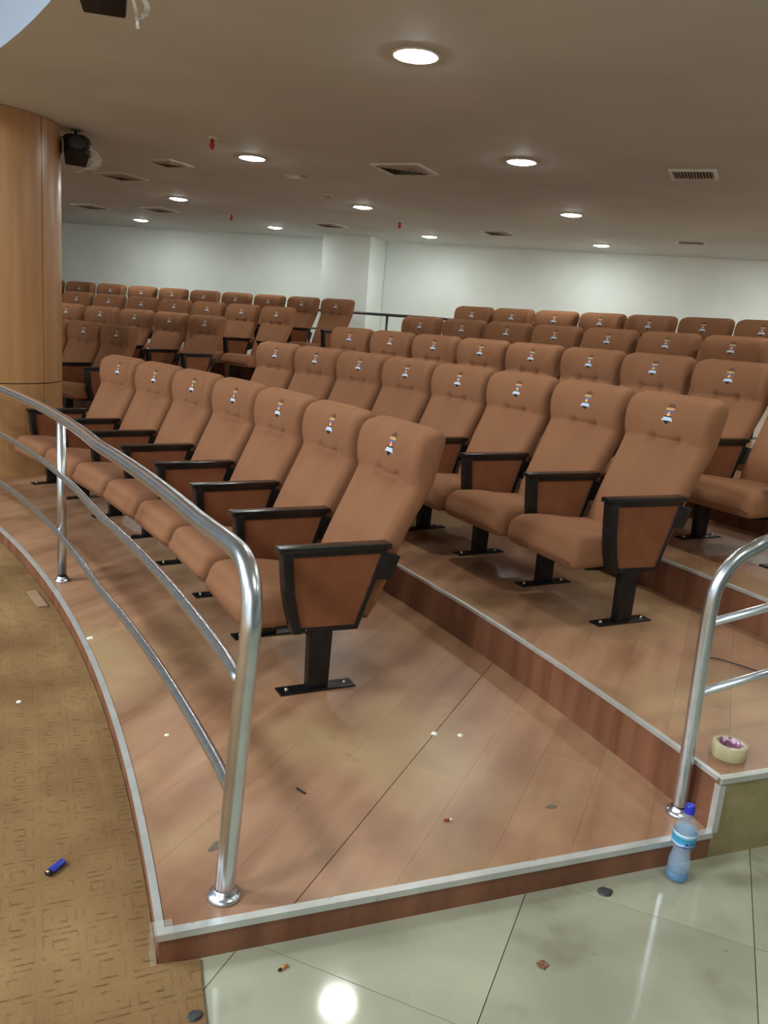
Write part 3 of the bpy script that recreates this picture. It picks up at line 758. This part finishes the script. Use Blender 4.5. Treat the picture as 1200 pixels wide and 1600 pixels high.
MB().lathe(BP, 40).build('body', M_pet, bt)
MB().lathe([(.001, .0075), (.019, .006), (.028, .003), (.0318, .010), (.0325, .018), (.0315, .028), (.001, .0285)], 36).build('blue_base', M_base, bt)['label'] = 'blue tinted bottle base'
MB().lathe([(.001, .030), (.0305, .0305), (.0298, .040), (.031, .052), (.0296, .066), (.026, .082), (.0242, .094), (.0252, .106), (.0292, .118), (.0315, .130), (.0315, .160), (.030, .172), (.0275, .182), (.001, .182)], 36).build('water', M_water, bt)
MB().lathe([(.0345, .122), (.0350, .124), (.0350, .160), (.0343, .162)], 40).build('paper_label', M_label, bt)
cp_ = [(.001, .250), (.010, .250), (.0135, .248), (.0148, .243), (.0152, .226), (.0156, .222)]
mb = MB(); seg = 36; vs = []; fs = []
for i, (r_c, z_c) in enumerate(cp_):
    for k in range(seg):
        rr = r_c * (1 + (.025 if k % 2 and 2 < i else 0)); a = 2 * math.pi * k / seg; vs.append((rr * math.cos(a), rr * math.sin(a), z_c))
for i in range(len(cp_) - 1):
    for k in range(seg): k2 = (k + 1) % seg; fs.append((i * seg + k, i * seg + k2, (i + 1) * seg + k2, (i + 1) * seg + k))
mb.add(vs, fs, 0, True).build('cap', M_blue, bt)
cu = bpy.data.curves.new('txt', 'FONT'); cu.body = 'AQUA'; cu.size = .017; cu.align_x = 'CENTER'; cu.offset = .0004
to = bpy.data.objects.new('txt', cu); COL.objects.link(to); bpy.context.view_layer.update()
me = bpy.data.meshes.new_from_object(to.evaluated_get(bpy.context.evaluated_depsgraph_get())); bpy.data.objects.remove(to)
b2 = bmesh.new(); b2.from_mesh(me); bmesh.ops.subdivide_edges(b2, edges=b2.edges, cuts=1)
ang0 = R(-86)
for v in b2.verts:
    a = ang0 + v.co.x / .0356; z = .128 + v.co.y + .0; v.co = Vector((.0356 * math.cos(a), .0356 * math.sin(a), z))
b2.to_mesh(me); b2.free(); me.materials.append(mat('label_lettering', (18, 40, 120), .4))
lt = bpy.data.objects.new('lettering', me); COL.objects.link(lt); lt.parent = bt

# ------------------------------------------------------------------ tape roll and litter
tr = tag(empty('tape_roll', (1.196, 2.456, TZ[1] + .0005), R(30)), 'roll of clear amber packing tape lying flat on second tier', 'tape roll')
MB().lathe([(.041, .0005), (.054, .0), (.0555, .002), (.0555, .046), (.054, .048), (.041, .0475)], 44).build('tape', M_tape, tr)
MB().lathe([(.0408, .0), (.0408, .048), (.038, .048), (.038, .0), (.0408, .0)], 44).build('core', M_tapecore, tr)
lg = tag(empty('lighter', (-.832, 1.978, ZT + .016), R(80)), 'blue plastic lighter lying on the ochre carpet', 'lighter')
d = Vector((-.828, 2.017, 0)) - Vector((-.835, 1.939, 0)); lg.rotation_euler = (0, 0, math.atan2(d.y, d.x) - .25); lg.scale = (.82, .95, .95)
MB().prism([(math.cos(R(a)) * .012 , math.sin(R(a)) * .0085) for a in range(0, 360, 30)], 'x', -.022, .040).build('body', M_lighter, lg, bevel=.002)
MB().prism([(math.cos(R(a)) * .011 , math.sin(R(a)) * .008) for a in range(0, 360, 30)], 'x', -.036, -.0225).build('hood', M_char, lg, bevel=.001)
MB().lathe([(.004, -.004), (.004, .004)], 12, T=Matrix.Translation((-.033, 0, .005)) @ Matrix.Rotation(math.pi / 2, 4, 'X')).build('spark_wheel', M_bolt, lg)
def butt(name, loc, rz, L_, r, m1, m2, label, cat='cigarette butt'):
    e_ = tag(empty(name, (loc[0], loc[1], loc[2] + r), rz), label, cat)
    T = Matrix.Rotation(math.pi / 2, 4, 'Y')
    MB().lathe([(.0005, -L_ / 2), (r, -L_ / 2), (r * .95, 0), (r, L_ * .15), (.0005, L_ * .152)], 12, T=T).build('filter', m1, e_)
    MB().lathe([(.0005, L_ * .153), (r * .9, L_ * .153), (r * 1.05, L_ * .4), (r * .6, L_ / 2), (.0005, L_ / 2)], 12, T=T).build('tip', m2, e_)
butt('cigarette_butt', (-.155, 1.70, ZT), R(225), .026, .004, M_filter, M_char, 'burnt orange cigarette butt on the pale floor tiles')
butt('cigarette_butt', (.277, 2.245, 0), R(12), .024, .004, M_redfil, M_paper, 'small red brown butt with white tip on front tier floor')
def chip(name, loc, rad, h, m, label, cat, seed, sx=1.0, rz=0):
    rnd = random.Random(seed); n = 9; mb = MB(); vs = []
    pts = [(rad * sx * rnd.uniform(.7, 1.1) * math.cos(2 * math.pi * i / n), rad * rnd.uniform(.7, 1.1) * math.sin(2 * math.pi * i / n)) for i in range(n)]
    vs = [(x, y, 0) for x, y in pts] + [(x * .8, y * .8, h * rnd.uniform(.6, 1)) for x, y in pts] + [(0, 0, h)]
    fs = [tuple(range(n))[::-1]] + [(i, (i + 1) % n, (i + 1) % n + n, i + n) for i in range(n)] + [(i + n, (i + 1) % n + n, 2 * n) for i in range(n)]
    mb.add(vs, fs); o = mb.build(name, m, loc=loc); o.rotation_euler = (0, 0, rz); return tag(o, label, cat)
chip('plaster_chip', (.258, 2.795, 0), .0125, .008, M_paper, 'rounded pinkish white chip on front tier, left of its twin', 'chip', 1, 1.2)
chip('plaster_chip', (.355, 2.80, 0), .012, .006, M_paper, 'angular white chip on front tier, right of its twin', 'chip', 2)
chip('plaster_chip', (-1.27, 3.42, 0), .014, .006, M_paper, 'white chip on the wood next to the curved metal edge', 'chip', 3, 1.3, R(30))
chip('plaster_chip', (-.70, 2.62, 0), .009, .004, M_paper, 'tiny white crumb on the wood between handrail and edge', 'chip', 5)
chip('dark_shard', (.737, 2.09, ZT), .021, .008, M_grey, 'dark triangular shard on the tiles below the stage side', 'scrap', 6, 1.3, R(20))
chip('crushed_scrap', (.50, 1.785, ZT), .018, .006, M_scrap, 'crushed brown scrap in the middle of a pale tile', 'scrap', 7, 1.1, R(40))
chip('dark_shard', (-.33, 1.535, ZT + .007), .02, .008, M_grey, 'dark shard at the bottom on the seam of carpet and tile', 'scrap', 8)
chip('plaster_chip', (-1.37, 2.93, ZT + .007), .012, .004, M_paper, 'pale crumbs on the carpet at the far left edge', 'chip', 9)
st = chip('laminate_offcut', (0, 0, 0), .02, .003, M_strip, '', '', 10); bpy.data.objects.remove(st)
sc = MB().box(-.024, .024, -.13, .13, 0, .010).build('laminate_offcut', M_strip, loc=(-1.79, 4.06, ZT + .0072)); sc.rotation_euler = (0, 0, R(36))
tag(sc, 'narrow pale laminate offcut on the carpet against the curved edge', 'offcut')
tag(MB().tube(smooth_path([(1.42, 3.32, .194), (1.50, 3.30, .195), (1.60, 3.22, .194), (1.66, 3.17, .192)], 6), .003, 8).build('cable_scrap', M_cable), 'thin dark cable scrap on second tier, longer piece', 'cable')
tag(MB().tube(smooth_path([(1.60, 3.02, .191), (1.555, 2.93, .191), (1.545, 2.88, .191), (1.60, 2.79, .191)], 6), .003, 8).build('cable_scrap', M_cable), 'bent dark cable scrap on second tier, nearer piece', 'cable')
tag(MB().tube([(-.205, 2.35, .003), (-.175, 2.325, .003)], .003, 6).build('splinter', M_cable), 'tiny dark splinter on front tier beside the handrail post', 'splinter')
def stain(loc, r1_, r2_, rz, label, seed):
    rnd = random.Random(seed); n = 14; pts = [(r1_ * rnd.uniform(.75, 1.1) * math.cos(2 * math.pi * i / n), r2_ * rnd.uniform(.75, 1.1) * math.sin(2 * math.pi * i / n)) for i in range(n)]
    o = MB().prism(pts, 'z', 0, .0007).build('dirt_smear', M_stain, loc=loc); o.rotation_euler = (0, 0, rz); tag(o, label, 'stain')
stain((-.395, 2.03, .0004), .035, .014, R(65), 'grey smear on the wood left of the handrail foot', 1)
stain((.62, 2.37, .0004), .022, .012, R(20), 'small greenish smear on the wood near the side edge', 2)
bpy.context.view_layer.update()
